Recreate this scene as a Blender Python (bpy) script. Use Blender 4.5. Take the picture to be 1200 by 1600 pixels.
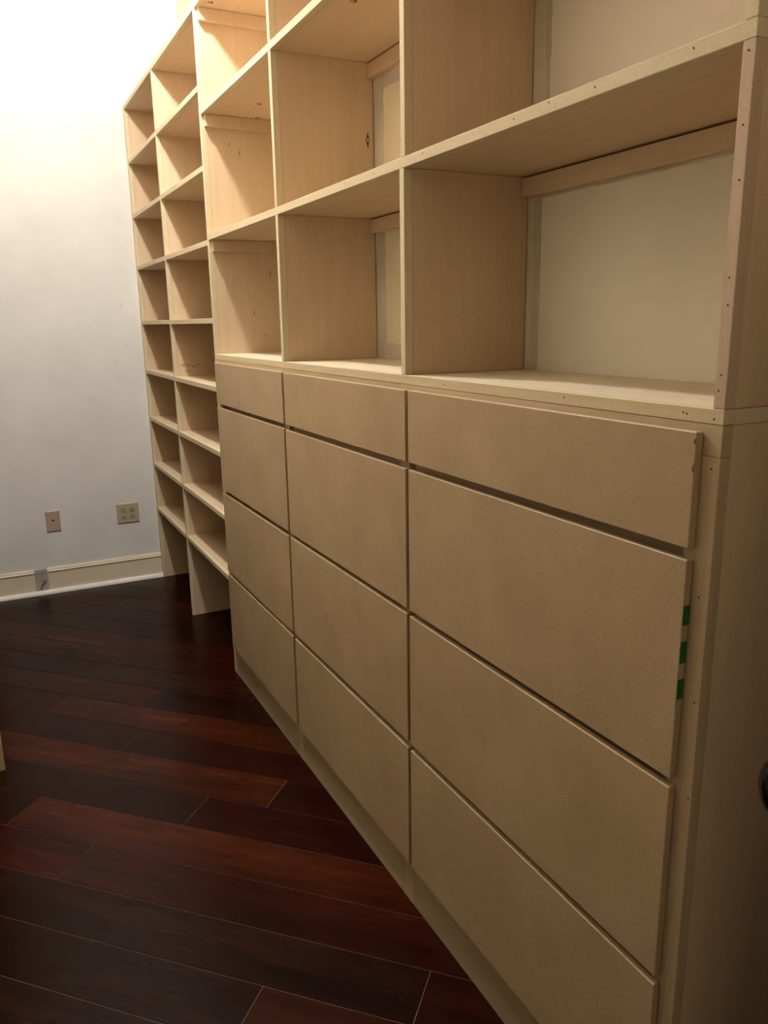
import bpy, bmesh, math, random
from mathutils import Vector, Matrix

scene = bpy.context.scene
for o in list(bpy.data.objects):
    bpy.data.objects.remove(o, do_unlink=True)
COL = scene.collection

# ------------------------------------------------------------------ camera
# metres; x = 0 is the front plane of the built-ins (wall behind them at +x),
# y runs down the room, z is up.
YAW, PITCH, ROLL = 0.465525, 0.238022, -0.0160399
CAM = Vector((-0.7988, 0.0, 1.4060))
fw = Vector((math.sin(YAW)*math.cos(PITCH), math.cos(YAW)*math.cos(PITCH), -math.sin(PITCH)))
rt0 = Vector((math.cos(YAW), -math.sin(YAW), 0.0))
up0 = rt0.cross(fw)
rt = math.cos(ROLL)*rt0 + math.sin(ROLL)*up0
up = -math.sin(ROLL)*rt0 + math.cos(ROLL)*up0
cd = bpy.data.cameras.new('camera')
cam = bpy.data.objects.new('camera', cd)
COL.objects.link(cam)
M = Matrix((rt, up, -fw)).transposed().to_4x4()
M.translation = CAM
cam.matrix_world = M
cd.sensor_fit = 'VERTICAL'
cd.sensor_height = 24.0
cd.lens = 24.0*1230.61/1600.0
cd.clip_start = 0.02
scene.camera = cam

# ------------------------------------------------------------------ world, exposure
w = bpy.data.worlds.new('world'); scene.world = w; w.use_nodes = True
bg = w.node_tree.nodes['Background']
bg.inputs['Color'].default_value = (1.0, 0.86, 0.68, 1)
bg.inputs['Strength'].default_value = 0.02
vs = scene.view_settings
vs.view_transform = 'Standard'; vs.look = 'None'; vs.gamma = 1.0
vs.use_curve_mapping = False
vs.exposure = 0.0
LAMP_POS = (-0.43, 2.62, 3.0)
LAMP_STRENGTH = 1090.0
LAMP_COLOR = (1.0, 0.975, 0.92, 1)

# ------------------------------------------------------------------ room numbers
W = 4.449            # far wall
XR = 0.308           # wall behind the shelving
XL = -1.19           # wall on the left
YN = -0.06           # near wall
CEIL = 3.08

# ------------------------------------------------------------------ materials
def new_mat(name):
    m = bpy.data.materials.new(name); m.use_nodes = True
    nt = m.node_tree
    b = nt.nodes['Principled BSDF']
    return m, nt, b

def noise(nt, vec, scale, detail=3, rough=0.55):
    n = nt.nodes.new('ShaderNodeTexNoise')
    n.inputs['Scale'].default_value = scale
    n.inputs['Detail'].default_value = detail
    n.inputs['Roughness'].default_value = rough
    nt.links.new(vec, n.inputs['Vector'])
    return n.outputs['Fac']

def ramp(nt, fac, stops):
    r = nt.nodes.new('ShaderNodeValToRGB')
    e = r.color_ramp.elements
    e[0].position, e[0].color = stops[0][0], (*stops[0][1], 1)
    e[1].position, e[1].color = stops[-1][0], (*stops[-1][1], 1)
    for p, c in stops[1:-1]:
        k = e.new(p); k.color = (*c, 1)
    nt.links.new(fac, r.inputs['Fac'])
    return r.outputs['Color']

def mix(nt, fac, a, b, mode='MIX'):
    m = nt.nodes.new('ShaderNodeMix'); m.data_type = 'RGBA'; m.blend_type = mode
    for s, v in ((m.inputs[0], fac), (m.inputs[6], a), (m.inputs[7], b)):
        if hasattr(v, 'is_output'): nt.links.new(v, s)
        elif isinstance(v, (int, float)): s.default_value = v
        else: s.default_value = (*v, 1)
    return m.outputs[2]

def coords(nt, scale=(1, 1, 1), rnd=True, rot=None):
    tc = nt.nodes.new('ShaderNodeTexCoord')
    mp = nt.nodes.new('ShaderNodeMapping')
    mp.inputs['Scale'].default_value = scale
    if rot: mp.inputs['Rotation'].default_value = rot
    src = tc.outputs['Object']
    if rot:
        r = nt.nodes.new('ShaderNodeMapping'); r.inputs['Rotation'].default_value = rot
        mp.inputs['Rotation'].default_value = (0, 0, 0)
        nt.links.new(src, r.inputs['Vector']); src = r.outputs['Vector']
    if rnd:
        oi = nt.nodes.new('ShaderNodeObjectInfo')
        va = nt.nodes.new('ShaderNodeVectorMath'); va.operation = 'MULTIPLY_ADD'
        cb = nt.nodes.new('ShaderNodeCombineXYZ')
        for i in range(3): nt.links.new(oi.outputs['Random'], cb.inputs[i])
        va.inputs[1].default_value = (13.0, 7.0, 5.0)
        nt.links.new(cb.outputs[0], va.inputs[0])
        nt.links.new(src, va.inputs[2])
        src = va.outputs[0]
    nt.links.new(src, mp.inputs['Vector'])
    return mp.outputs['Vector']

def bump(nt, b, h, strength, dist=0.001):
    n = nt.nodes.new('ShaderNodeBump')
    n.inputs['Strength'].default_value = strength
    n.inputs['Distance'].default_value = dist
    nt.links.new(h, n.inputs['Height'])
    nt.links.new(n.outputs['Normal'], b.inputs['Normal'])

def wood(name, axis, dark, mid, light, rough=0.6, grain=60, streak=6, speck=0.25):
    """pale timber whose grain runs along one object axis"""
    m, nt, b = new_mat(name)
    sc = [1.0, 1.0, 1.0]; sc['xyz'.index(axis)] = 0.06
    v = coords(nt, tuple(sc))
    g = noise(nt, v, grain, 4, 0.6)
    g2 = noise(nt, v, streak, 3, 0.5)
    add = nt.nodes.new('ShaderNodeMath'); add.operation = 'MULTIPLY_ADD'
    nt.links.new(g, add.inputs[0]); add.inputs[1].default_value = 0.45
    mul = nt.nodes.new('ShaderNodeMath'); mul.operation = 'MULTIPLY'
    nt.links.new(g2, mul.inputs[0]); mul.inputs[1].default_value = 0.55
    nt.links.new(mul.outputs[0], add.inputs[2])
    c = ramp(nt, add.outputs[0], [(0.30, dark), (0.5, mid), (0.70, light)])
    v2 = coords(nt, (1, 1, 1))
    sp = noise(nt, v2, 420, 2, 0.6)
    c = mix(nt, speck, c, ramp(nt, sp, [(0.3, (0.45, 0.40, 0.34)), (0.7, (1, 1, 1))]), 'MULTIPLY')
    nt.links.new(c, b.inputs['Base Color'])
    b.inputs['Roughness'].default_value = rough
    b.inputs['Specular IOR Level'].default_value = 0.25
    bump(nt, b, g, 0.08)
    return m

PLY = ((0.66, 0.485, 0.315), (0.72, 0.545, 0.365), (0.775, 0.605, 0.42))
EDGE = ((0.62, 0.51, 0.32), (0.70, 0.595, 0.395), (0.77, 0.67, 0.475))
M_PLY_Z = wood('birch_plywood_upright', 'z', *PLY)
M_PLY_Y = wood('birch_plywood_shelf', 'y', *PLY)
M_EDGE_Z = wood('poplar_edging_upright', 'z', *EDGE, grain=110)
M_EDGE_Y = wood('poplar_edging_shelf', 'y', *EDGE, grain=110)
M_EDGE_X = wood('poplar_edging_crosswise', 'x', *EDGE, grain=110)
FRAME = ((0.43, 0.325, 0.20), (0.51, 0.395, 0.255), (0.58, 0.465, 0.315))
M_FRAME_Z = wood('poplar_frame_upright', 'z', *FRAME, grain=90)
M_FRAME_Y = wood('poplar_frame_rail', 'y', *FRAME, grain=90)
M_POST = wood('pink_maple_edging', 'z', (0.52, 0.37, 0.26), (0.62, 0.46, 0.345), (0.69, 0.55, 0.43), grain=130)
M_TOP = wood('pale_maple_counter', 'y', (0.64, 0.53, 0.37), (0.71, 0.61, 0.45), (0.77, 0.68, 0.53), rough=0.5, speck=0.12)
M_PLINTH = wood('weathered_poplar', 'y', (0.33, 0.25, 0.145), (0.43, 0.34, 0.205), (0.52, 0.42, 0.27), streak=14)

def mdf_mat():
    m, nt, b = new_mat('tan_mdf')
    v = coords(nt)
    cloud = noise(nt, v, 5, 4, 0.6)
    sp = noise(nt, v, 330, 3, 0.7)
    c = ramp(nt, cloud, [(0.3, (0.43, 0.315, 0.187)), (0.7, (0.505, 0.380, 0.233))])
    c = mix(nt, 0.45, c, ramp(nt, sp, [(0.32, (0.55, 0.5, 0.45)), (0.62, (1.0, 1.0, 1.0))]), 'MULTIPLY')
    # a few handling smudges
    vs_ = coords(nt, (1, 1, 0.45))
    sm = noise(nt, vs_, 11, 5, 0.7)
    c = mix(nt, ramp(nt, sm, [(0.66, (0, 0, 0)), (0.80, (0.35, 0.35, 0.35))]), c, (0.22, 0.155, 0.085))
    nt.links.new(c, b.inputs['Base Color'])
    b.inputs['Roughness'].default_value = 0.5
    b.inputs['Specular IOR Level'].default_value = 0.3
    bump(nt, b, sp, 0.05)
    return m
M_MDF = mdf_mat()

def paint(name, col, rough=0.75, var=0.05, tex=0.12, scale=260, scuff=0.0, spec=0.25):
    m, nt, b = new_mat(name)
    v = coords(nt, rnd=False)
    f = noise(nt, v, 3.5, 4)
    lo = tuple(c*(1-var) for c in col); hi = tuple(min(1, c*(1+var)) for c in col)
    c = ramp(nt, f, [(0.3, lo), (0.7, hi)])
    if scuff:
        vv = coords(nt, (1, 1, 1.6), rnd=False)
        s1 = noise(nt, vv, 9, 6, 0.75)
        c = mix(nt, ramp(nt, s1, [(0.70, (0, 0, 0)), (0.80, (scuff,)*3)]), c, tuple(x*0.55 for x in col))
    nt.links.new(c, b.inputs['Base Color'])
    b.inputs['Roughness'].default_value = rough
    b.inputs['Specular IOR Level'].default_value = spec
    h = noise(nt, v, scale, 3)
    bump(nt, b, h, tex, 0.002)
    return m
M_WALL = paint('white_wall_paint', (0.78, 0.772, 0.752), scuff=0.25)
M_UNSEEN = paint('warm_wall_paint', (0.74, 0.65, 0.52))
M_CEIL = paint('ceiling_paint', (0.80, 0.78, 0.74))
M_BAYWALL = paint('bounce_tinted_wall_paint', (0.80, 0.745, 0.645), scale=200)  # white wall paint, warm bounced light of the bays tinted into its colour
M_BAYYEL = paint('yellowed_wall_paint', (0.74, 0.655, 0.46), scale=200)
M_PRIMER = paint('bare_plaster', (0.66, 0.585, 0.465), var=0.15, tex=0.4, scale=90)
M_PRIMER2 = paint('grey_plaster', (0.585, 0.515, 0.41), var=0.18, tex=0.5, scale=120)
M_BASE = paint('cream_baseboard_paint', (0.80, 0.695, 0.535), rough=0.5, tex=0.03)
M_SHOE = paint('white_shoe_moulding_paint', (0.86, 0.83, 0.78), rough=0.45, tex=0.03)
M_JACK = paint('pinkish_beige_plastic', (0.47, 0.36, 0.285), rough=0.4, var=0.02, tex=0.0)
M_OUTLET = paint('ivory_plastic', (0.47, 0.42, 0.29), rough=0.4, var=0.02, tex=0.0)
M_OUTLET2 = paint('dark_ivory_plastic', (0.40, 0.355, 0.24), rough=0.4, var=0.02, tex=0.0)
M_DOOR = paint('cream_door_paint', (0.62, 0.55, 0.44), rough=0.5, tex=0.03)
M_TAPE = paint('green_masking_tape', (0.012, 0.12, 0.020), rough=0.6, var=0.1, tex=0.2)

def plain(name, col, rough=0.5, metal=0.0, emit=0.0):
    m, nt, b = new_mat(name)
    f = noise(nt, coords(nt), 40, 2)
    c = ramp(nt, f, [(0.3, tuple(x*0.9 for x in col)), (0.7, col)])
    nt.links.new(c, b.inputs['Base Color'])
    b.inputs['Roughness'].default_value = rough
    b.inputs['Metallic'].default_value = metal
    if emit:
        b.inputs['Emission Color'].default_value = LAMP_COLOR
        b.inputs['Emission Strength'].default_value = emit
    return m
M_HOLE = plain('dark_hole', (0.035, 0.020, 0.012), 0.9)
M_GREY = plain('pencil_graphite', (0.27, 0.18, 0.10), 0.8)
M_KNOT = plain('dark_knot', (0.13, 0.065, 0.025), 0.8)
M_KNOTC = plain('pale_knot_heart', (0.72, 0.58, 0.40), 0.7)
M_SCREW = plain('brass_screw', (0.52, 0.33, 0.20), 0.35, 0.6)
M_KNOB = plain('dark_bronze_metal', (0.018, 0.014, 0.012), 0.22, 0.85)
M_STEEL = plain('brushed_steel', (0.55, 0.52, 0.47), 0.35, 0.9)
M_LAMP = plain('lamp_glass', (0.9, 0.9, 0.85), 0.3, 0.0, LAMP_STRENGTH)
M_LAMPBASE = plain('white_enamel', (0.8, 0.8, 0.78), 0.4)

def floor_mat():
    m, nt, b = new_mat('dark_cherry_plank')
    oi = nt.nodes.new('ShaderNodeObjectInfo')
    # boards run along (1,-1,0): turn that onto x, then stretch the grain
    v = coords(nt, (0.10, 1, 1), rot=(0, 0, math.radians(45)))
    g = noise(nt, v, 42, 5, 0.6)
    g2 = noise(nt, v, 9, 4, 0.6)
    gr = ramp(nt, g, [(0.28, (0.55, 0.45, 0.42)), (0.72, (1.3, 1.25, 1.2))])
    gr2 = ramp(nt, g2, [(0.30, (0.45, 0.40, 0.40)), (0.70, (1.35, 1.35, 1.3))])
    c = mix(nt, 1.0, oi.outputs['Color'], gr, 'MULTIPLY')
    c = mix(nt, 1.0, c, gr2, 'MULTIPLY')
    vd = coords(nt, (1, 1, 1), rnd=False)
    dust = noise(nt, vd, 14, 6, 0.75)
    c = mix(nt, ramp(nt, dust, [(0.60, (0, 0, 0)), (0.78, (0.07, 0.07, 0.07))]), c, (0.13, 0.10, 0.075))
    nt.links.new(c, b.inputs['Base Color'])
    rr = nt.nodes.new('ShaderNodeMapRange')
    rr.inputs['To Min'].default_value = 0.20; rr.inputs['To Max'].default_value = 0.32
    nt.links.new(g2, rr.inputs['Value'])
    nt.links.new(rr.outputs[0], b.inputs['Roughness'])
    b.inputs['Specular IOR Level'].default_value = 0.09
    bump(nt, b, g, 0.06)
    return m
M_FLOOR = floor_mat()
M_SUB = plain('subfloor_seam', (0.17, 0.095, 0.078), 0.6)

# ------------------------------------------------------------------ mesh helpers
def link(o, parent=None, world=None):
    COL.objects.link(o)
    if parent is not None:
        o.parent = parent
    return o

ORIGIN = {}     # object -> world origin, for children placed in world numbers
def put(name, bm, mat, at, parent=None, smooth=False):
    """bm is in world coordinates; the object gets its origin at `at`"""
    at = Vector(at)
    bmesh.ops.translate(bm, verts=bm.verts, vec=-at)
    me = bpy.data.meshes.new(name); bm.to_mesh(me); bm.free()
    if smooth:
        for p in me.polygons: p.use_smooth = True
    if mat: me.materials.append(mat)
    o = bpy.data.objects.new(name, me)
    link(o, parent)
    o.location = at - (ORIGIN[parent] if parent is not None else Vector((0, 0, 0)))
    ORIGIN[o] = at
    return o

def add_box(bm, x0, x1, y0, y1, z0, z1, bev=0.0):
    vs = [bm.verts.new((x, y, z)) for x in (x0, x1) for y in (y0, y1) for z in (z0, z1)]
    F = [(0, 1, 3, 2), (4, 6, 7, 5), (0, 4, 5, 1), (2, 3, 7, 6), (0, 2, 6, 4), (1, 5, 7, 3)]
    fs = [bm.faces.new([vs[i] for i in f]) for f in F]
    if bev:
        es = {e for f in fs for e in f.edges}
        bmesh.ops.bevel(bm, geom=list(es), offset=bev, segments=1, affect='EDGES')

def box(name, mat, x0, x1, y0, y1, z0, z1, parent=None, bev=0.0006):
    bm = bmesh.new()
    add_box(bm, min(x0, x1), max(x0, x1), min(y0, y1), max(y0, y1), min(z0, z1), max(z0, z1), bev)
    return put(name, bm, mat, ((x0+x1)/2, (y0+y1)/2, (z0+z1)/2), parent)

def thing(name, label, cat, at, group=None):
    o = bpy.data.objects.new(name, None); COL.objects.link(o)
    o.empty_display_size = 0.1
    o.location = at; ORIGIN[o] = Vector(at)
    o['label'] = label; o['category'] = cat
    if group: o['group'] = group
    return o

def structure(o):
    o['kind'] = 'structure'; return o

def prism(bm, pts, n, depth):
    """polygon pts (Vectors) extruded along n by depth"""
    n = Vector(n).normalized()*depth
    a = [bm.verts.new(p) for p in pts]; b = [bm.verts.new(Vector(p)+n) for p in pts]
    k = len(pts)
    bm.faces.new(a[::-1]); bm.faces.new(b)
    for i in range(k):
        bm.faces.new((a[i], a[(i+1) % k], b[(i+1) % k], b[i]))

def disc(bm, c, n, r, depth, seg=10, sy=1.0):
    n = Vector(n).normalized(); a = n.orthogonal().normalized(); b = n.cross(a)
    prism(bm, [Vector(c)+a*r*math.cos(t)+b*r*sy*math.sin(t) for t in [2*math.pi*i/seg for i in range(seg)]], n, depth)

def lathe(bm, c, axis, prof, seg=24):
    """prof: list of (distance along axis, radius)"""
    n = Vector(axis).normalized(); a = n.orthogonal().normalized(); b = n.cross(a)
    rings = []
    for d, r in prof:
        if r < 1e-6: rings.append([bm.verts.new(Vector(c)+n*d)])
        else: rings.append([bm.verts.new(Vector(c)+n*d+(a*math.cos(t)+b*math.sin(t))*r)
                            for t in [2*math.pi*i/seg for i in range(seg)]])
    for p, q in zip(rings, rings[1:]):
        for i in range(seg):
            j = (i+1) % seg
            if len(p) == 1 and len(q) == 1: continue
            if len(p) == 1: bm.faces.new((p[0], q[i], q[j]))
            elif len(q) == 1: bm.faces.new((p[i], q[0], p[j]))
            else: bm.faces.new((p[i], q[i], q[j], p[j]))
    bmesh.ops.recalc_face_normals(bm, faces=bm.faces)

# ================================================================== ROOM
T = 0.12
structure(box('ceiling', M_CEIL, XL-T, XR+T, YN-T, W+T, CEIL, CEIL+0.1, bev=0))
wall_back = structure(box('wall_back', M_WALL, XL-T, XR+T, W, W+T, -0.1, CEIL, bev=0))
structure(box('wall_left', M_UNSEEN, XL-T, XL, YN-T, W, -0.1, CEIL, bev=0))
wall_right = structure(box('wall_right', M_BAYWALL, XR, XR+T, YN-T, W, -0.1, CEIL, bev=0))
bm = bmesh.new()                                   # near wall with the doorway the picture is taken from
DX0, DX1, DZ = -1.186, -0.485, 2.05
add_box(bm, DX1, XR, YN-T, YN, -0.1, CEIL)
add_box(bm, XL, DX0, YN-T, YN, -0.1, CEIL)
add_box(bm, DX0, DX1, YN-T, YN, DZ, CEIL)
structure(put('wall_front', bm, M_UNSEEN, (XL, YN, 0)))

floor = structure(box('floor', M_SUB, XL, XR, YN-T, W, -0.06, -0.0016, bev=0))

# --- diagonal planks, each its own board
random.seed(11)
def clip(poly, fn):
    out = []
    for i in range(len(poly)):
        a, b = poly[i], poly[(i+1) % len(poly)]
        fa, fb = fn(a), fn(b)
        if fa >= 0: out.append(a)
        if (fa >= 0) != (fb >= 0):
            t = fa/(fa-fb)
            out.append((a[0]+(b[0]-a[0])*t, a[1]+(b[1]-a[1])*t))
    return out
C0, CS = 0.9935, 0.2091
JOINTS = {0: [1.331], -1: [1.81], 1: [2.76], 2: [3.19], 3: [2.49], 4: [2.215], 6: [3.735], 5: [3.1]}
RED = (0.038, 0.0072, 0.0020); MIDC = (0.028, 0.0042, 0.0012); DARK = (0.019, 0.0022, 0.0008); BLK = (0.0130, 0.0026, 0.0012)
TONES = {  # (row, side of its first joint): tone
    (0, 0): DARK, (0, 1): BLK, (-1, 0): RED, (-1, 1): BLK, (1, 0): MIDC, (1, 1): MIDC, (2, 0): RED, (2, 1): BLK,
    (3, 0): DARK, (3, 1): BLK, (4, 0): DARK, (4, 1): RED, (5, 0): DARK, (5, 1): DARK, (6, 0): RED, (6, 1): DARK,
    (7, 0): MIDC, (7, 1): DARK}
def plank(row, d0, d1, tone):
    g = 0.0014
    c0, c1 = C0+row*CS+g, C0+(row+1)*CS-g
    d0 += g; d1 -= g
    q = [((c-d)/2, (c+d)/2) for c, d in ((c0, d0), (c1, d0), (c1, d1), (c0, d1))]
    for fn in (lambda p: p[0]-(XL+.002), lambda p: XR-.002-p[0], lambda p: p[1]-(YN-T), lambda p: W-.002-p[1]):
        q = clip(q, fn)
        if len(q) < 3: return
    cx = sum(p[0] for p in q)/len(q); cy = sum(p[1] for p in q)/len(q)
    ar = sum(q[i][0]*q[(i+1) % len(q)][1]-q[(i+1) % len(q)][0]*q[i][1] for i in range(len(q)))
    if abs(ar) < 0.004: return
    if ar < 0: q = q[::-1]
    bm = bmesh.new()
    bv = 0.0006
    n = len(q)
    bot = [bm.verts.new((x, y, -0.0015)) for x, y in q]
    mid = [bm.verts.new((x, y, -0.0006)) for x, y in q]
    # inset for the micro-bevel
    ins = []
    for i in range(n):
        a, b, c = Vector(q[i-1]), Vector(q[i]), Vector(q[(i+1) % n])
        e1 = (b-a).normalized(); e2 = (c-b).normalized()
        n1 = Vector((-e1.y, e1.x)); n2 = Vector((-e2.y, e2.x))
        k = (n1+n2); k = k/max(0.2, k.dot(n1))
        ins.append(b+k*bv)
    top = [bm.verts.new((p.x, p.y, 0.0)) for p in ins]
    bm.faces.new(top); bm.faces.new(bot[::-1])
    for i in range(n):
        j = (i+1) % n
        bm.faces.new((bot[i], bot[j], mid[j], mid[i]))
        bm.faces.new((mid[i], mid[j], top[j], top[i]))
    o = put('plank', bm, M_FLOOR, (cx, cy, 0), floor)
    j = 0.9+0.2*random.random()
    o.color = (tone[0]*j, tone[1]*j, tone[2]*j, 1)
for row in range(-14, 19):
    js = list(JOINTS.get(row, [random.uniform(-1, 3)]))
    cuts = [js[0]]
    while cuts[-1] < 6.2: cuts.append(cuts[-1]+random.uniform(1.55, 2.1))
    while cuts[0] > -2.2: cuts.insert(0, cuts[0]-random.uniform(1.55, 2.1))
    k0 = cuts.index(js[0])
    for k, (a, b) in enumerate(zip(cuts, cuts[1:])):
        side = 0 if k == k0-1 else 1 if k == k0 else 2
        plank(row, a, b, TONES.get((row, side), random.choice((RED, MIDC, DARK, DARK, BLK))))

# --- baseboard on the far wall: two runs with a gap, cap bead, white shoe moulding
def run(name, mat, prof, x0, x1, y_wall, parent=None, endcaps=True):
    """profile of (distance off the wall, z) swept along x"""
    bm = bmesh.new()
    a = [bm.verts.new((x0, y_wall-d, z)) for d, z in prof]; b = [bm.verts.new((x1, y_wall-d, z)) for d, z in prof]
    n = len(prof)
    bm.faces.new(a); bm.faces.new(b[::-1])
    for i in range(n):
        bm.faces.new((a[i], b[i], b[(i+1) % n], a[(i+1) % n]))
    bmesh.ops.recalc_face_normals(bm, faces=bm.faces)
    return put(name, bm, mat, ((x0+x1)/2, y_wall, 0), parent)
BB = [(0, 0), (0.013, 0), (0.013, 0.118), (0.0165, 0.1195), (0.0175, 0.1235), (0.0145, 0.1265),
      (0.012, 0.128), (0.012, 0.132), (0.0095, 0.1375), (0.006, 0.1395), (0, 0.1395)]
bb = structure(run('baseboard_back', M_BASE, BB, -0.604, -0.0005, W))
structure(run('baseboard_back', M_BASE, BB, XL+0.001, -0.668, W))
shoe = [(0, 0)]+[(0.0, 0.0)]
R_ = 0.021
SH = [(0.0135, 0.0005)]+[(0.0135+R_*math.cos(t), 0.0005+R_*math.sin(t)) for t in [math.pi/2*i/7 for i in range(8)]]
structure(run('trim_shoe', M_SHOE, SH, XL+0.001, -0.0005, W))
pl = structure(box('trim_patch', paint('grey_bare_drywall', (0.43, 0.395, 0.34), var=0.25, tex=0.5, scale=120), -0.6675, -0.6045, W-0.004, W, 0.001, 0.136, bev=0.001))
bm = bmesh.new()                                   # torn paper and glue left where the baseboard is cut away
random.seed(4)
for cx, cz, rx, rz, rot in ((-0.628, 0.055, 0.020, 0.008, 0.7), (-0.640, 0.035, 0.012, 0.005, 1.0), (-0.622, 0.072, 0.010, 0.004, 0.2)):
    pts = []
    for i in range(11):
        t = 2*math.pi*i/11; k = 0.7+0.5*random.random()
        dx, dz = rx*k*math.cos(t), rz*k*math.sin(t)
        pts.append(Vector((cx+dx*math.cos(rot)-dz*math.sin(rot), W-0.004, cz+dx*math.sin(rot)+dz*math.cos(rot))))
    prism(bm, pts, (0, -1, 0), 0.0022)
bmesh.ops.recalc_face_normals(bm, faces=bm.faces)
put('torn_paper', bm, plain('torn_drywall_paper', (0.20, 0.17, 0.13), 0.9), (-0.63, W-0.005, 0.05), pl)

# faint scuffs on the far wall
random.seed(9)
bm = bmesh.new()
for x, z, dx, dz in ((-0.098, 1.504, 0.012, 0.012), (-0.104, 1.497, 0.010, 0.004), (-0.086, 1.312, 0.004, -0.022), (-0.151, 1.203, 0.012, 0.014),
                     (-0.30, 1.02, 0.02, 0.006), (-0.52, 0.83, 0.012, -0.010)):
    a = Vector((x, W-0.0002, z)); b = a+Vector((dx, 0, dz)); n = Vector((-dz, 0, dx)).normalized()*0.0011
    prism(bm, [a-n*0.4, b-n, b+n, a+n*0.4], (0, -1, 0), 0.0003)
bmesh.ops.recalc_face_normals(bm, faces=bm.faces)
o = put('scuff_mark', bm, plain('grey_scuff', (0.40, 0.37, 0.33), 0.8), (-0.1, W, 1.3), wall_back); o['kind'] = 'stuff'

# --- ceiling lamp (above the frame): the room's one light
t = thing('ceiling_light', 'round white ceiling light with a glowing globe above the shelving', 'lamp', (LAMP_POS[0], LAMP_POS[1], CEIL))
bm = bmesh.new(); lathe(bm, (LAMP_POS[0], LAMP_POS[1], CEIL), (0, 0, -1), [(0, 0), (0, 0.065), (0.012, 0.065), (0.02, 0.05), (0.025, 0.02), (0.025, 0)])
put('canopy', bm, M_LAMPBASE, (LAMP_POS[0], LAMP_POS[1], CEIL), t, True)
bm = bmesh.new(); bmesh.ops.create_icosphere(bm, subdivisions=2, radius=0.055, matrix=Matrix.Translation(LAMP_POS))
put('globe', bm, M_LAMP, LAMP_POS, t, True)

# ================================================================== helpers for the shelving
E_ = 0.019                                          # solid edging, square
def nails(parent, pts, x=0.0, r=0.0016, name='nail_hole', mat=None):
    """filled brad holes on a front edge: tiny, joined into one piece"""
    bm = bmesh.new()
    for y, z in pts: disc(bm, (x-0.0001, y, z), (-1, 0, 0), r, 0.0004, 8, 0.7)
    bmesh.ops.recalc_face_normals(bm, faces=bm.faces)
    o = put(name, bm, mat or M_HOLE, (x, pts[0][0], pts[0][1]), parent)
    o['kind'] = 'stuff'
    return o

def upright(root, y0, y1, z0, z1, x1=XR-0.003, edge=None, x0=0.0, name='upright_panel'):
    p = box(name, M_PLY_Z, x0+E_+0.0004, x1, y0+0.0003, y1-0.0003, z0, z1, root)
    e = box('edge_strip', edge or M_EDGE_Z, x0, x0+E_, y0, y1, z0, z1, p, bev=0.0008)
    return p, e

def shelf(root, y0, y1, zb, th=0.0195, x1=XR-0.003, x0=0.0, name='shelf', mat=None):
    p = box(name, mat or M_PLY_Y, x0+E_+0.0004, x1, y0, y1, zb+0.0003, zb+th-0.0003, root)
    e = box('edge_strip', M_EDGE_Y, x0, x0+E_, y0, y1, zb, zb+th, p, bev=0.0008)
    return p, e

yL0, yL1 = 4.417, W-0.0008
yM0, yM1 = 3.720, 3.739
yA0, yA1 = 2.976, 2.995
yB0, yB1 = 2.227, 2.246
yC0, yC1 = 1.479, 1.4975
yD0, yD1 = 0.667, 0.6845
ZT = 2.4535

# ================================================================== FAR BOOKCASE
bk = thing('bookcase', 'tall open bookcase of unfinished pale wood reaching into the far corner', 'bookcase', (0.15, 3.7, 0))
upright(bk, yL0, yL1, 0, ZT)
pm, em = upright(bk, yM0, yM1, 0, ZT)
pa, ea = upright(bk, yA0, yA1, 0, ZT)
shelf(bk, yA0, yL1, ZT, name='top_panel')
ZS = [2.1985, 1.938, 1.6845, 1.4065, 1.1515, 0.8985, 0.6455, 0.392]
for z in ZS:
    shelf(bk, yM1+0.0002, yL0-0.0002, z)
    shelf(bk, yA1+0.0002, yM0-0.0002, z)
# pencil scribble on the middle upright
bm = bmesh.new()
random.seed(3)
def stroke(bm, pts, wd, y):
    for a, b in zip(pts, pts[1:]):
        a, b = Vector((a[0], y, a[1])), Vector((b[0], y, b[1]))
        d = (b-a).normalized(); n = Vector((-d.z, 0, d.x))*wd/2
        prism(bm, [a-n, b-n, b+n, a+n], (0, -1, 0), 0.0003)
def wiggle(x0, z0, n, s):
    pts = [(x0, z0)]
    for i in range(n):
        pts.append((pts[-1][0]+s*random.uniform(0.1, 0.8), z0+s*random.uniform(-0.9, 0.9)))
    return pts
stroke(bm, wiggle(0.030, 1.222, 9, 0.010), 0.0022, yM0)
stroke(bm, wiggle(0.078, 1.218, 9, 0.010), 0.0022, yM0)
stroke(bm, wiggle(0.050, 1.198, 5, 0.012), 0.0025, yM0)
bmesh.ops.recalc_face_normals(bm, faces=bm.faces)
o = put('pencil_mark', bm, M_GREY, (0.06, yM0, 1.21), pm); o['label'] = 'faint grey pencil scribble'
# short grain marks on the shared upright
bm = bmesh.new()
for x, z, h in ((0.098, 2.032, 0.012), (0.134, 2.005, 0.02), (0.229, 1.588, 0.028), (0.158, 1.445, 0.022), (0.20, 1.36, 0.012)):
    prism(bm, [Vector((x-0.0012, yA0, z-h/2)), Vector((x+0.0015, yA0, z-h/3)), Vector((x+0.001, yA0, z+h/2)), Vector((x-0.001, yA0, z+h/4))], (0, -1, 0), 0.0003)
bmesh.ops.recalc_face_normals(bm, faces=bm.faces)
put('grain_mark', bm, M_KNOT, (0.15, yA0, 1.8), pa)['kind'] = 'stuff'

# ================================================================== DRAWER CABINET (below the counter)
cab = thing('drawer_cabinet', 'long built-in cabinet of twelve flat tan handleless drawer fronts', 'cabinet', (0.15, 1.83, 0))
ZC0, ZC1 = 1.2755, 1.2946                           # counter slab
FX1 = E_
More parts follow.
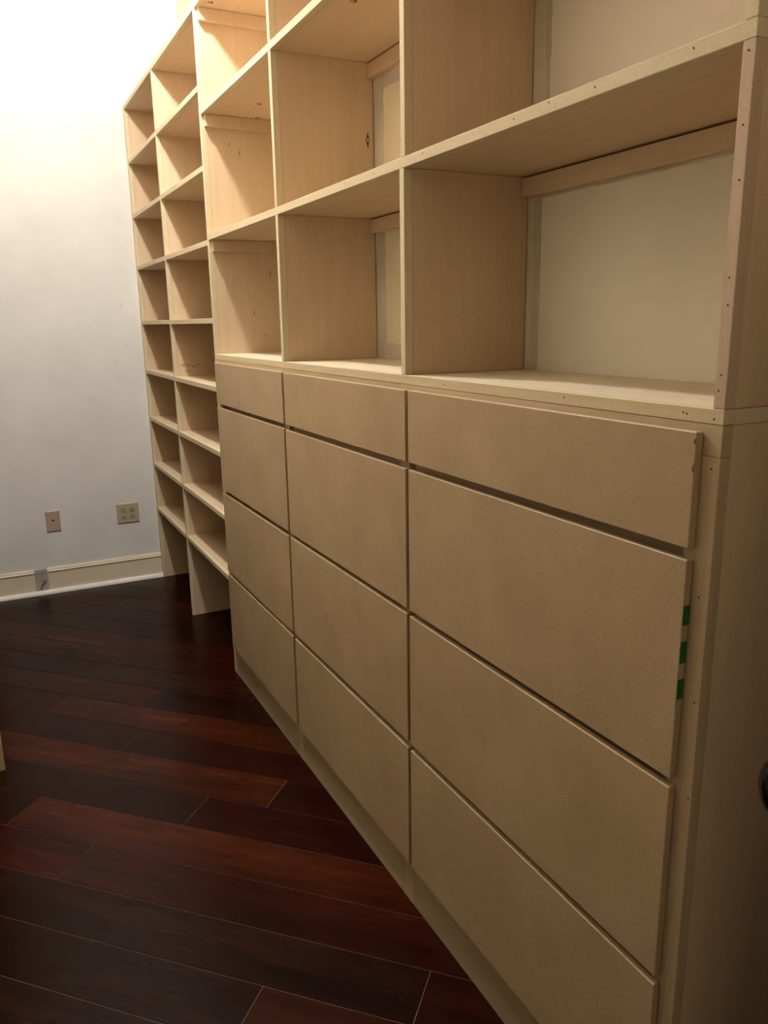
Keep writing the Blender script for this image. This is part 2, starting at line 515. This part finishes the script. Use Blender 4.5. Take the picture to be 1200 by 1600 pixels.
# carcass behind the frame
box('end_panel', M_PLY_Z, 0.0195, XR-0.003, yD0, yD0+0.018, 0, ZC0-0.0005, cab)
for y in (yC0, yB0):
    box('divider_panel', M_PLY_Z, 0.0195, XR-0.003, y, y+0.018, 0.10, ZC0-0.0005, cab)
box('side_panel', M_PLY_Z, 0.0195, XR-0.003, yA0-0.020, yA0-0.001, 0, ZC0-0.0005, cab)
box('back_panel', M_PLY_Y, XR-0.009, XR-0.003, yD0+0.019, yA0-0.021, 0.10, ZC0-0.002, cab)
box('bottom_panel', M_PLY_Y, 0.0195, XR-0.010, yD0+0.019, yA0-0.021, 0.08, 0.099, cab)
# face frame: stiles run to the floor, rails between
stiles = [(yD0, yD0+0.046), (yC0-0.014, yC0+0.024), (yB0-0.020, yB0+0.018), (yA0-0.044, yA0-0.0005)]
for a, b in stiles: box('stile', M_FRAME_Z, 0.0003, FX1, a, b, 0.0005, ZC0-0.0006 if a != yD0 else 1.2350, cab)
bays = [(stiles[i][1]+0.0002, stiles[i+1][0]-0.0002) for i in range(3)]
rows = [(1.1138, 1.2652), (0.7814, 1.0985), (0.4515, 0.7678), (0.1235, 0.4370)]
for a, b in bays:
    if a < 1: box('rail', M_FRAME_Y, 0.0003, FX1, yD0, b, 1.2355, ZC0-0.0006, cab)
    else: box('rail', M_FRAME_Y, 0.0003, FX1, a, b, 1.2355, ZC0-0.0006, cab)
    for zm in (1.106, 0.7745, 0.444): box('rail', M_FRAME_Y, 0.0150, 0.0190, a, b, zm-0.026, zm+0.026, cab)
    box('plinth_board', M_PLINTH, 0.0008, FX1, a, b, 0.0005, 0.150, cab)
# drawer fronts
DF = 0.0127
cols = [(2.221, 2.9575), (1.460, 2.205), (0.6945, 1.4475)]
random.seed(8)
fronts = {}
for ci, (a, b) in enumerate(cols):
    for ri, (z0, z1) in enumerate(rows):
        j = random.uniform(-0.0008, 0.0008) if not (ci == 2 and ri == 1) else 0
        if ci == 0 and ri > 0: dy = 0.0012*ri
        else: dy = 0
        d = box('drawer_front', M_MDF, -DF, -0.0006, a+dy*0.3, b+j*0.5, z0+j, z1+j, cab, bev=0.0011)
        fronts[ci, ri] = d
# green tape on the near edge of the second large front
y = cols[2][0]
for z0, z1 in ((1.0085, 1.036), (0.954, 0.985), (0.902, 0.931)):
    o = box('tape_strip', M_TAPE, -DF+0.0004, -0.0010, y-0.0006, y-0.0001, z0, z1, fronts[2, 1], bev=0)
    o['label'] = 'green masking tape'
# chipped corner of the top front
bm = bmesh.new()
for z, h, wd in ((1.2540, 0.008, 0.0035), (1.2200, 0.012, 0.003)):
    pts = [Vector((-DF, y+0.0006, z-h/2)), Vector((-DF, y+0.0006+wd*0.5, z-h/2.4)), Vector((-DF, y+0.0006+wd, z-h*0.1)),
           Vector((-DF, y+0.0006+wd*0.6, z+h*0.2)), Vector((-DF, y+0.0006, z+h/2))]
    prism(bm, pts, (-1, 0, 0), 0.0006)
bmesh.ops.recalc_face_normals(bm, faces=bm.faces)
o = put('edge_chip', bm, M_KNOT, (-DF, y, 1.235), fronts[2, 0]); o['label'] = 'dark chipped spots on the edge'; o['kind'] = 'stuff'
nails(cab, [(0.679, 1.220), (0.675, 0.903), (0.682, 1.05), (0.672, 0.76)], x=0.0003)

# ================================================================== COUNTER SLAB
ct = thing('countertop', 'long pale wooden counter board lying on the drawer cabinet', 'countertop', (0.15, 1.83, ZC0))
p, e = shelf(ct, yD0, yA0-0.0006, ZC0, th=ZC1-ZC0, name='counter_board', mat=M_TOP)
nails(ct, [(0.730, 1.286), (0.724, 1.285), (0.681, 1.282), (1.322, 1.284), (0.965, 1.287), (1.75, 1.286), (2.05, 1.285), (2.6, 1.286)], r=0.0016)
box('end_band', M_EDGE_X, E_+0.0006, XR-0.003, yD0-0.0006, yD0-0.0001, ZC0, ZC1-0.0004, ct, bev=0)

# ================================================================== HUTCH (three bays wide, above the counter)
hu = thing('hutch', 'open three-bay shelf unit of pale wood standing on the counter above the drawers', 'shelf unit', (0.15, 1.83, ZC1))
S1, S2 = 1.7013, 2.1195
TH = 0.0200
Zb = [(ZC1+0.0003, S1-0.0002), (S1+TH+0.0002, S2-0.0002), (S2+TH+0.0002, ZT-0.0002)]
for i, (z0, z1) in enumerate(Zb):
    upright(hu, yB0, yB1, z0, z1)
    off = 0.0 if i == 0 else -0.006
    pC, eC = upright(hu, yC0+off, yC1+off, z0, z1)
    pD, eD = upright(hu, yD0, yD1, z0, z1, edge=M_POST if i == 0 else M_EDGE_Z)
    if i == 0: postD = pD
s1p, _ = shelf(hu, yD0, yA0-0.0006, S1, TH)
s2p, _ = shelf(hu, yD0, yA0-0.0006, S2, TH)
tp, _ = shelf(hu, yD0, yA0-0.0006, ZT, 0.0195, name='top_panel')
nails(s1p, [(1.112, 1.712), (1.025, 1.716), (0.925, 1.713), (0.755, 1.714), (1.613, 1.711), (1.403, 1.714), (1.763, 1.713), (2.30, 1.713), (2.62, 1.712)])
nails(s2p, [(2.12, 2.130), (2.05, 2.131), (2.5, 2.130), (2.75, 2.130), (1.7, 2.130)])
nails(postD, [(0.676, 1.690), (0.675, 1.614), (0.674, 1.556), (0.676, 1.449), (0.675, 1.418), (0.676, 1.336), (0.678, 1.317)], r=0.0015)
for q in (pC,):
    pass
# cleats: along the shared upright in the far bay, and against the wall in the other bays
for zb in (S1, S2, ZT):
    c = box('cleat', M_PLY_Z, 0.010, XR-0.004, yA0-0.0195, yA0-0.0006, zb-0.040, zb-0.0006, hu, bev=0.001)
for zb in (S1, S2, ZT):
    for a, b in ((yB0, yC1), (yC0, yD1)):
        off = -0.006 if zb != S1 else 0
        box('cleat', M_PLY_Y, XR-0.021, XR-0.001, b+0.002+(off if b == yC1 else 0), a-0.002+(off if a == yC0 else 0), zb-0.0415, zb-0.004, hu, bev=0.001)
# knot on the far side panel of the middle bay
bm = bmesh.new()
K = (0.2865, yB0, 1.917)
def lens(cx, cz, rx, rz, n=14):
    return [Vector((cx+rx*math.sin(2*math.pi*i/n)*abs(math.cos(2*math.pi*i/n/2+math.pi/4))**0, yB0+0.0003, cz+rz*math.cos(2*math.pi*i/n))) for i in range(n)]
prism(bm, [Vector((K[0], yB0+.0003, K[2]+0.020)), Vector((K[0]+.0035, yB0+.0003, K[2]+.009)), Vector((K[0]+.0058, yB0+.0003, K[2])), Vector((K[0]+.003, yB0+.0003, K[2]-.009)),
           Vector((K[0]+.0005, yB0+.0003, K[2]-.024)), Vector((K[0]-.0035, yB0+.0003, K[2]-.009)), Vector((K[0]-.0062, yB0+.0003, K[2])), Vector((K[0]-.0035, yB0+.0003, K[2]+.009))], (0, -1, 0), 0.0006)
bmesh.ops.recalc_face_normals(bm, faces=bm.faces)
kn = put('knot', bm, M_KNOT, K, hu); kn['label'] = 'dark almond-shaped knot in the plywood'
bm = bmesh.new(); disc(bm, (K[0], yB0-0.0003, K[2]), (0, -1, 0), 0.0042, 0.0004, 10)
for v in bm.verts: v.co.x = K[0]+(v.co.x-K[0])*0.75; v.co.z = K[2]+(v.co.z-K[2])*1.2
bmesh.ops.recalc_face_normals(bm, faces=bm.faces)
put('knot_heart', bm, M_KNOTC, K, kn)
# screws and pocket holes seen under the shelves
for (x, y, z, par) in ((0.140, 2.762, S2, hu), (0.193, 2.940, S2, hu), (0.036, 2.905, ZT, hu), (0.063, 1.837, S2, hu)):
    bm = bmesh.new()
    lathe(bm, (x, y, z+0.0003), (0, 0, -1), [(0, 0), (0, 0.0065), (0.0012, 0.0062), (0.0030, 0.0045), (0.0038, 0.0018), (0.0036, 0)], 12)
    s = put('screw', bm, M_SCREW, (x, y, z), par, True)
    bm = bmesh.new(); disc(bm, (x+0.005, y+0.002, z+0.0002), (0, 0, -1), 0.0085, 0.0005, 12)
    bmesh.ops.recalc_face_normals(bm, faces=bm.faces)
    put('screw_recess', bm, M_KNOT, (x, y, z), s)

# ================================================================== WALL FINISH BEHIND THE BAYS (unpainted margins)
random.seed(21)
def ragged(name, mat, a, b, vertical, wob, th=0.0012, wall_x=XR):
    """thin plaster strip on the wall; a,b = ((y0,z0),(y1,z1)) straight side first, ragged side second"""
    (y0, z0), (y1, z1) = a
    n = 26
    pts = [Vector((wall_x-th, y0, z0)), Vector((wall_x-th, y1, z1))]
    (q0, r0), (q1, r1) = b
    rag = []
    for i in range(n+1):
        t = i/n
        yy, zz = q1+(q0-q1)*t, r1+(r0-r1)*t
        d = random.uniform(-wob, wob)
        if vertical: yy += d
        else: zz += d
        rag.append(Vector((wall_x-th, yy, zz)))
    bm = bmesh.new()
    prism(bm, pts+rag, (1, 0, 0), th-0.0001)
    bmesh.ops.recalc_face_normals(bm, faces=bm.faces)
    return put(name, bm, mat, (wall_x, (y0+y1)/2, (z0+z1)/2), wall_right)
# near bay, lower: two strips beside the upright
zt = S1-0.0420
ragged('plaster_strip', M_PRIMER, ((yC0-.002, ZC1+.001), (yC0-.002, zt)), ((yC0-.024, ZC1+.001), (yC0-.024, zt)), True, 0.0008)
ragged('plaster_strip', M_PRIMER2, ((yC0-.025, ZC1+.001), (yC0-.025, zt)), ((yC0-.046, ZC1+.001), (yC0-.046, zt)), True, 0.0012)
ragged('plaster_strip', M_PRIMER2, ((yC0-.047, zt-.0005), (yD1+.01, zt-.0005)), ((yC0-.047, zt-.006), (yD1+.01, zt-.005)), False, 0.001)
# near bay, upper
z2 = S1+TH+.001; z3 = S2-0.042
ragged('plaster_strip', M_PRIMER, ((yC0-.008, z2), (yC0-.008, z3)), ((yC0-.048, z2), (yC0-.048, z3)), True, 0.0014)
ragged('plaster_strip', M_PRIMER2, ((yC0-.0485, z2), (yC0-.0485, z3)), ((yC0-.060, z2), (yC0-.060, z3)), True, 0.0018)
# middle bay, lower: left, bottom
ragged('plaster_strip', M_PRIMER2, ((yB0-.002, ZC1+.001), (yB0-.002, zt)), ((yB0-.062, ZC1+.001), (yB0-.062, zt)), True, 0.002)
ragged('plaster_strip', M_PRIMER2, ((yB0-.0625, ZC1+.001), (yC1+.001, ZC1+.001)), ((yB0-.0625, ZC1+.045), (yC1+.001, ZC1+.045)), False, 0.003)
# middle bay, upper: left, top
ragged('plaster_strip', M_PRIMER2, ((yB0-.002, z2), (yB0-.002, z3)), ((yB0-.062, z2), (yB0-.062, z3)), True, 0.003)
ragged('plaster_strip', M_PRIMER2, ((yB0-.0625, z3), (yC1+.001, z3)), ((yB0-.0625, z3-.04), (yC1+.001, z3-.04)), False, 0.003)
# the yellowed patches of old paint in the middle bay
box('paint_patch', M_BAYYEL, XR-0.0008, XR-0.0001, yC1+.002, yB0-.060, ZC1+.043, zt-.001, wall_right, bev=0)
box('paint_patch', M_BAYYEL, XR-0.0008, XR-0.0001, yC1+.002, yB0-.060, z2, z3-.037, wall_right, bev=0)

# ================================================================== PLATES ON THE FAR WALL
def plate(root, x0, x1, z0, z1, mat):
    bm = bmesh.new()
    y0, y1 = W-0.0065, W-0.0003
    b = 0.005
    o_ = [bm.verts.new(c) for c in ((x0, y1, z0), (x1, y1, z0), (x1, y1, z1), (x0, y1, z1))]
    m_ = [bm.verts.new(c) for c in ((x0, W-0.003, z0), (x1, W-0.003, z0), (x1, W-0.003, z1), (x0, W-0.003, z1))]
    i_ = [bm.verts.new(c) for c in ((x0+b, y0, z0+b), (x1-b, y0, z0+b), (x1-b, y0, z1-b), (x0+b, y0, z1-b))]
    bm.faces.new(o_[::-1]); bm.faces.new(i_)
    for i in range(4):
        j = (i+1) % 4
        bm.faces.new((o_[i], o_[j], m_[j], m_[i])); bm.faces.new((m_[i], m_[j], i_[j], i_[i]))
    bmesh.ops.recalc_face_normals(bm, faces=bm.faces)
    return put('cover_plate', bm, mat, ((x0+x1)/2, W, (z0+z1)/2), root)
def small_disc(name, x, z, r, mat, parent, y=W-0.0063, dep=0.0012):
    bm = bmesh.new(); disc(bm, (x, y, z), (0, -1, 0), r, dep, 14)
    bmesh.ops.recalc_face_normals(bm, faces=bm.faces)
    return put(name, bm, mat, (x, y, z), parent)

t = thing('phone_jack', 'single pinkish-beige wall plate with one small jack on the white wall', 'wall plate', (-0.5455, W, 0.337))
cp = plate(t, -0.581, -0.510, 0.336, 0.4505, M_JACK)
bm = bmesh.new()
k = 0.0062
prism(bm, [Vector((-0.5455+dx*k, W-0.0064, 0.397+dz*k)) for dx, dz in ((-1, .9), (-1, -.1), (-.45, -.3), (-.35, -1), (.35, -1), (.45, -.3), (1, -.1), (1, .9))], (0, -1, 0), 0.0004)
bmesh.ops.recalc_face_normals(bm, faces=bm.faces)
put('jack_opening', bm, M_HOLE, (-0.5455, W, 0.397), t)
small_disc('screw', -0.5455, 0.4305, 0.0030, M_JACK, t); small_disc('screw', -0.5455, 0.356, 0.0030, M_JACK, t)

t = thing('power_outlet', 'double-width ivory power outlet with four sockets on the white wall near the bookcase', 'outlet', (-0.159, W, 0.334))
plate(t, -0.2175, -0.1005, 0.334, 0.4475, M_OUTLET)
for cx in (-0.182, -0.136):
    for cz in (0.4105, 0.3705):
        bm = bmesh.new()
        pts = [Vector((cx+0.0165*math.copysign(min(1, abs(math.cos(a))*1.12), math.cos(a)), W-0.0064, cz+0.0142*math.copysign(min(1, abs(math.sin(a))*1.25), math.sin(a)))) for a in [2*math.pi*i/20 for i in range(20)]]
        prism(bm, pts, (0, -1, 0), 0.0022); bmesh.ops.recalc_face_normals(bm, faces=bm.faces)
        s = put('socket', bm, M_OUTLET2, (cx, W, cz), t)
        for dx, h in ((-0.0062, 0.0085), (0.0062, 0.0068)):
            box('slot', M_HOLE, cx+dx-0.0014, cx+dx+0.0014, W-0.0091, W-0.0086, cz+0.003-h/2, cz+0.003+h/2, s, bev=0)
        bm = bmesh.new(); disc(bm, (cx, W-0.0086, cz-0.0075), (0, -1, 0), 0.0027, 0.0005, 10)
        bmesh.ops.recalc_face_normals(bm, faces=bm.faces)
        put('ground_hole', bm, M_HOLE, (cx, W, cz-0.0075), s)
    small_disc('screw', cx, 0.3905, 0.0026, M_STEEL, t)

# ================================================================== OPPOSITE BOOKCASE (its near end peeps in at the left edge)
op = thing('opposite_bookcase', 'pale wooden end panel of a tall unit at the left edge facing the drawers', 'bookcase', (-1.19, 3.4, 0))
OX0, OX1, OY0 = XL+0.003, -0.881, 2.622
ORIG_E = E_
def op_upright(y0):
    p = box('upright_panel', M_PLY_Z, OX0, OX1-E_-0.0004, y0+.0003, y0+0.0187, 0, ZT, op)
    box('edge_strip', M_EDGE_Z, OX1-E_, OX1, y0, y0+0.019, 0, ZT, p, bev=0.0008)
ys = [OY0, 3.225, 3.828, W-0.0198]
for yy in ys: op_upright(yy)
for a, b in zip(ys, ys[1:]):
    for z in (0.35, 0.75, 1.15, 1.55, 1.95):
        p = box('shelf', M_PLY_Y, OX0, OX1-E_-0.0004, a+0.0195, b-0.0003, z, z+0.019, op)
        box('edge_strip', M_EDGE_Y, OX1-E_, OX1, a+0.0195, b-0.0003, z, z+0.019, p, bev=0.0008)
p = box('top_panel', M_PLY_Y, OX0, OX1, OY0, W-0.0008, ZT+0.0003, ZT+0.0193, op)

# ================================================================== DOOR (opened into the room at the right; only its knob is in the picture)
th = math.radians(44)
dr = Vector((math.sin(th), math.cos(th), 0)); nn = Vector((-math.cos(th), math.sin(th), 0))
KN = Vector((-0.071, 0.497, 0.90))
base = KN-nn*0.052
free = base+dr*0.06; hinge = free-dr*0.690
door = structure(put('door_1', bmesh.new(), None, hinge))
def slab(bm, s0, s1, t0, t1, z0, z1, bev=0.002):
    vs_ = [bm.verts.new(hinge+dr*s+nn*q+Vector((0, 0, z))) for s in (s0, s1) for q in (t0, t1) for z in (z0, z1)]
    F = [(0, 1, 3, 2), (4, 6, 7, 5), (0, 4, 5, 1), (2, 3, 7, 6), (0, 2, 6, 4), (1, 5, 7, 3)]
    fs = [bm.faces.new([vs_[i] for i in f]) for f in F]
    bmesh.ops.recalc_face_normals(bm, faces=fs)
    if bev:
        bmesh.ops.bevel(bm, geom=list({e for f in fs for e in f.edges}), offset=bev, segments=1, affect='EDGES')
hz = Vector((hinge.x, hinge.y, 0)); hinge = hz
bm = bmesh.new(); slab(bm, 0, 0.690, -0.035, 0, 0.012, 2.03)
bmesh.ops.translate(bm, verts=bm.verts, vec=-ORIGIN[door]); bm.to_mesh(door.data); bm.free()
door.data.materials.append(M_DOOR)
bm = bmesh.new(); lathe(bm, base, nn, [(0.0003, 0), (0.0003, 0.031), (0.004, 0.031), (0.007, 0.027), (0.009, 0.012), (0.009, 0)])
put('rosette', bm, M_KNOB, base, door, True)
bm = bmesh.new()
lathe(bm, base, nn, [(0.008, 0), (0.008, 0.011), (0.026, 0.010), (0.032, 0.014), (0.037, 0.024), (0.043, 0.0285), (0.050, 0.0300),
                     (0.057, 0.0290), (0.063, 0.0245), (0.067, 0.016), (0.069, 0.008), (0.0695, 0)], 32)
put('door_knob', bm, M_KNOB, base, door, True)
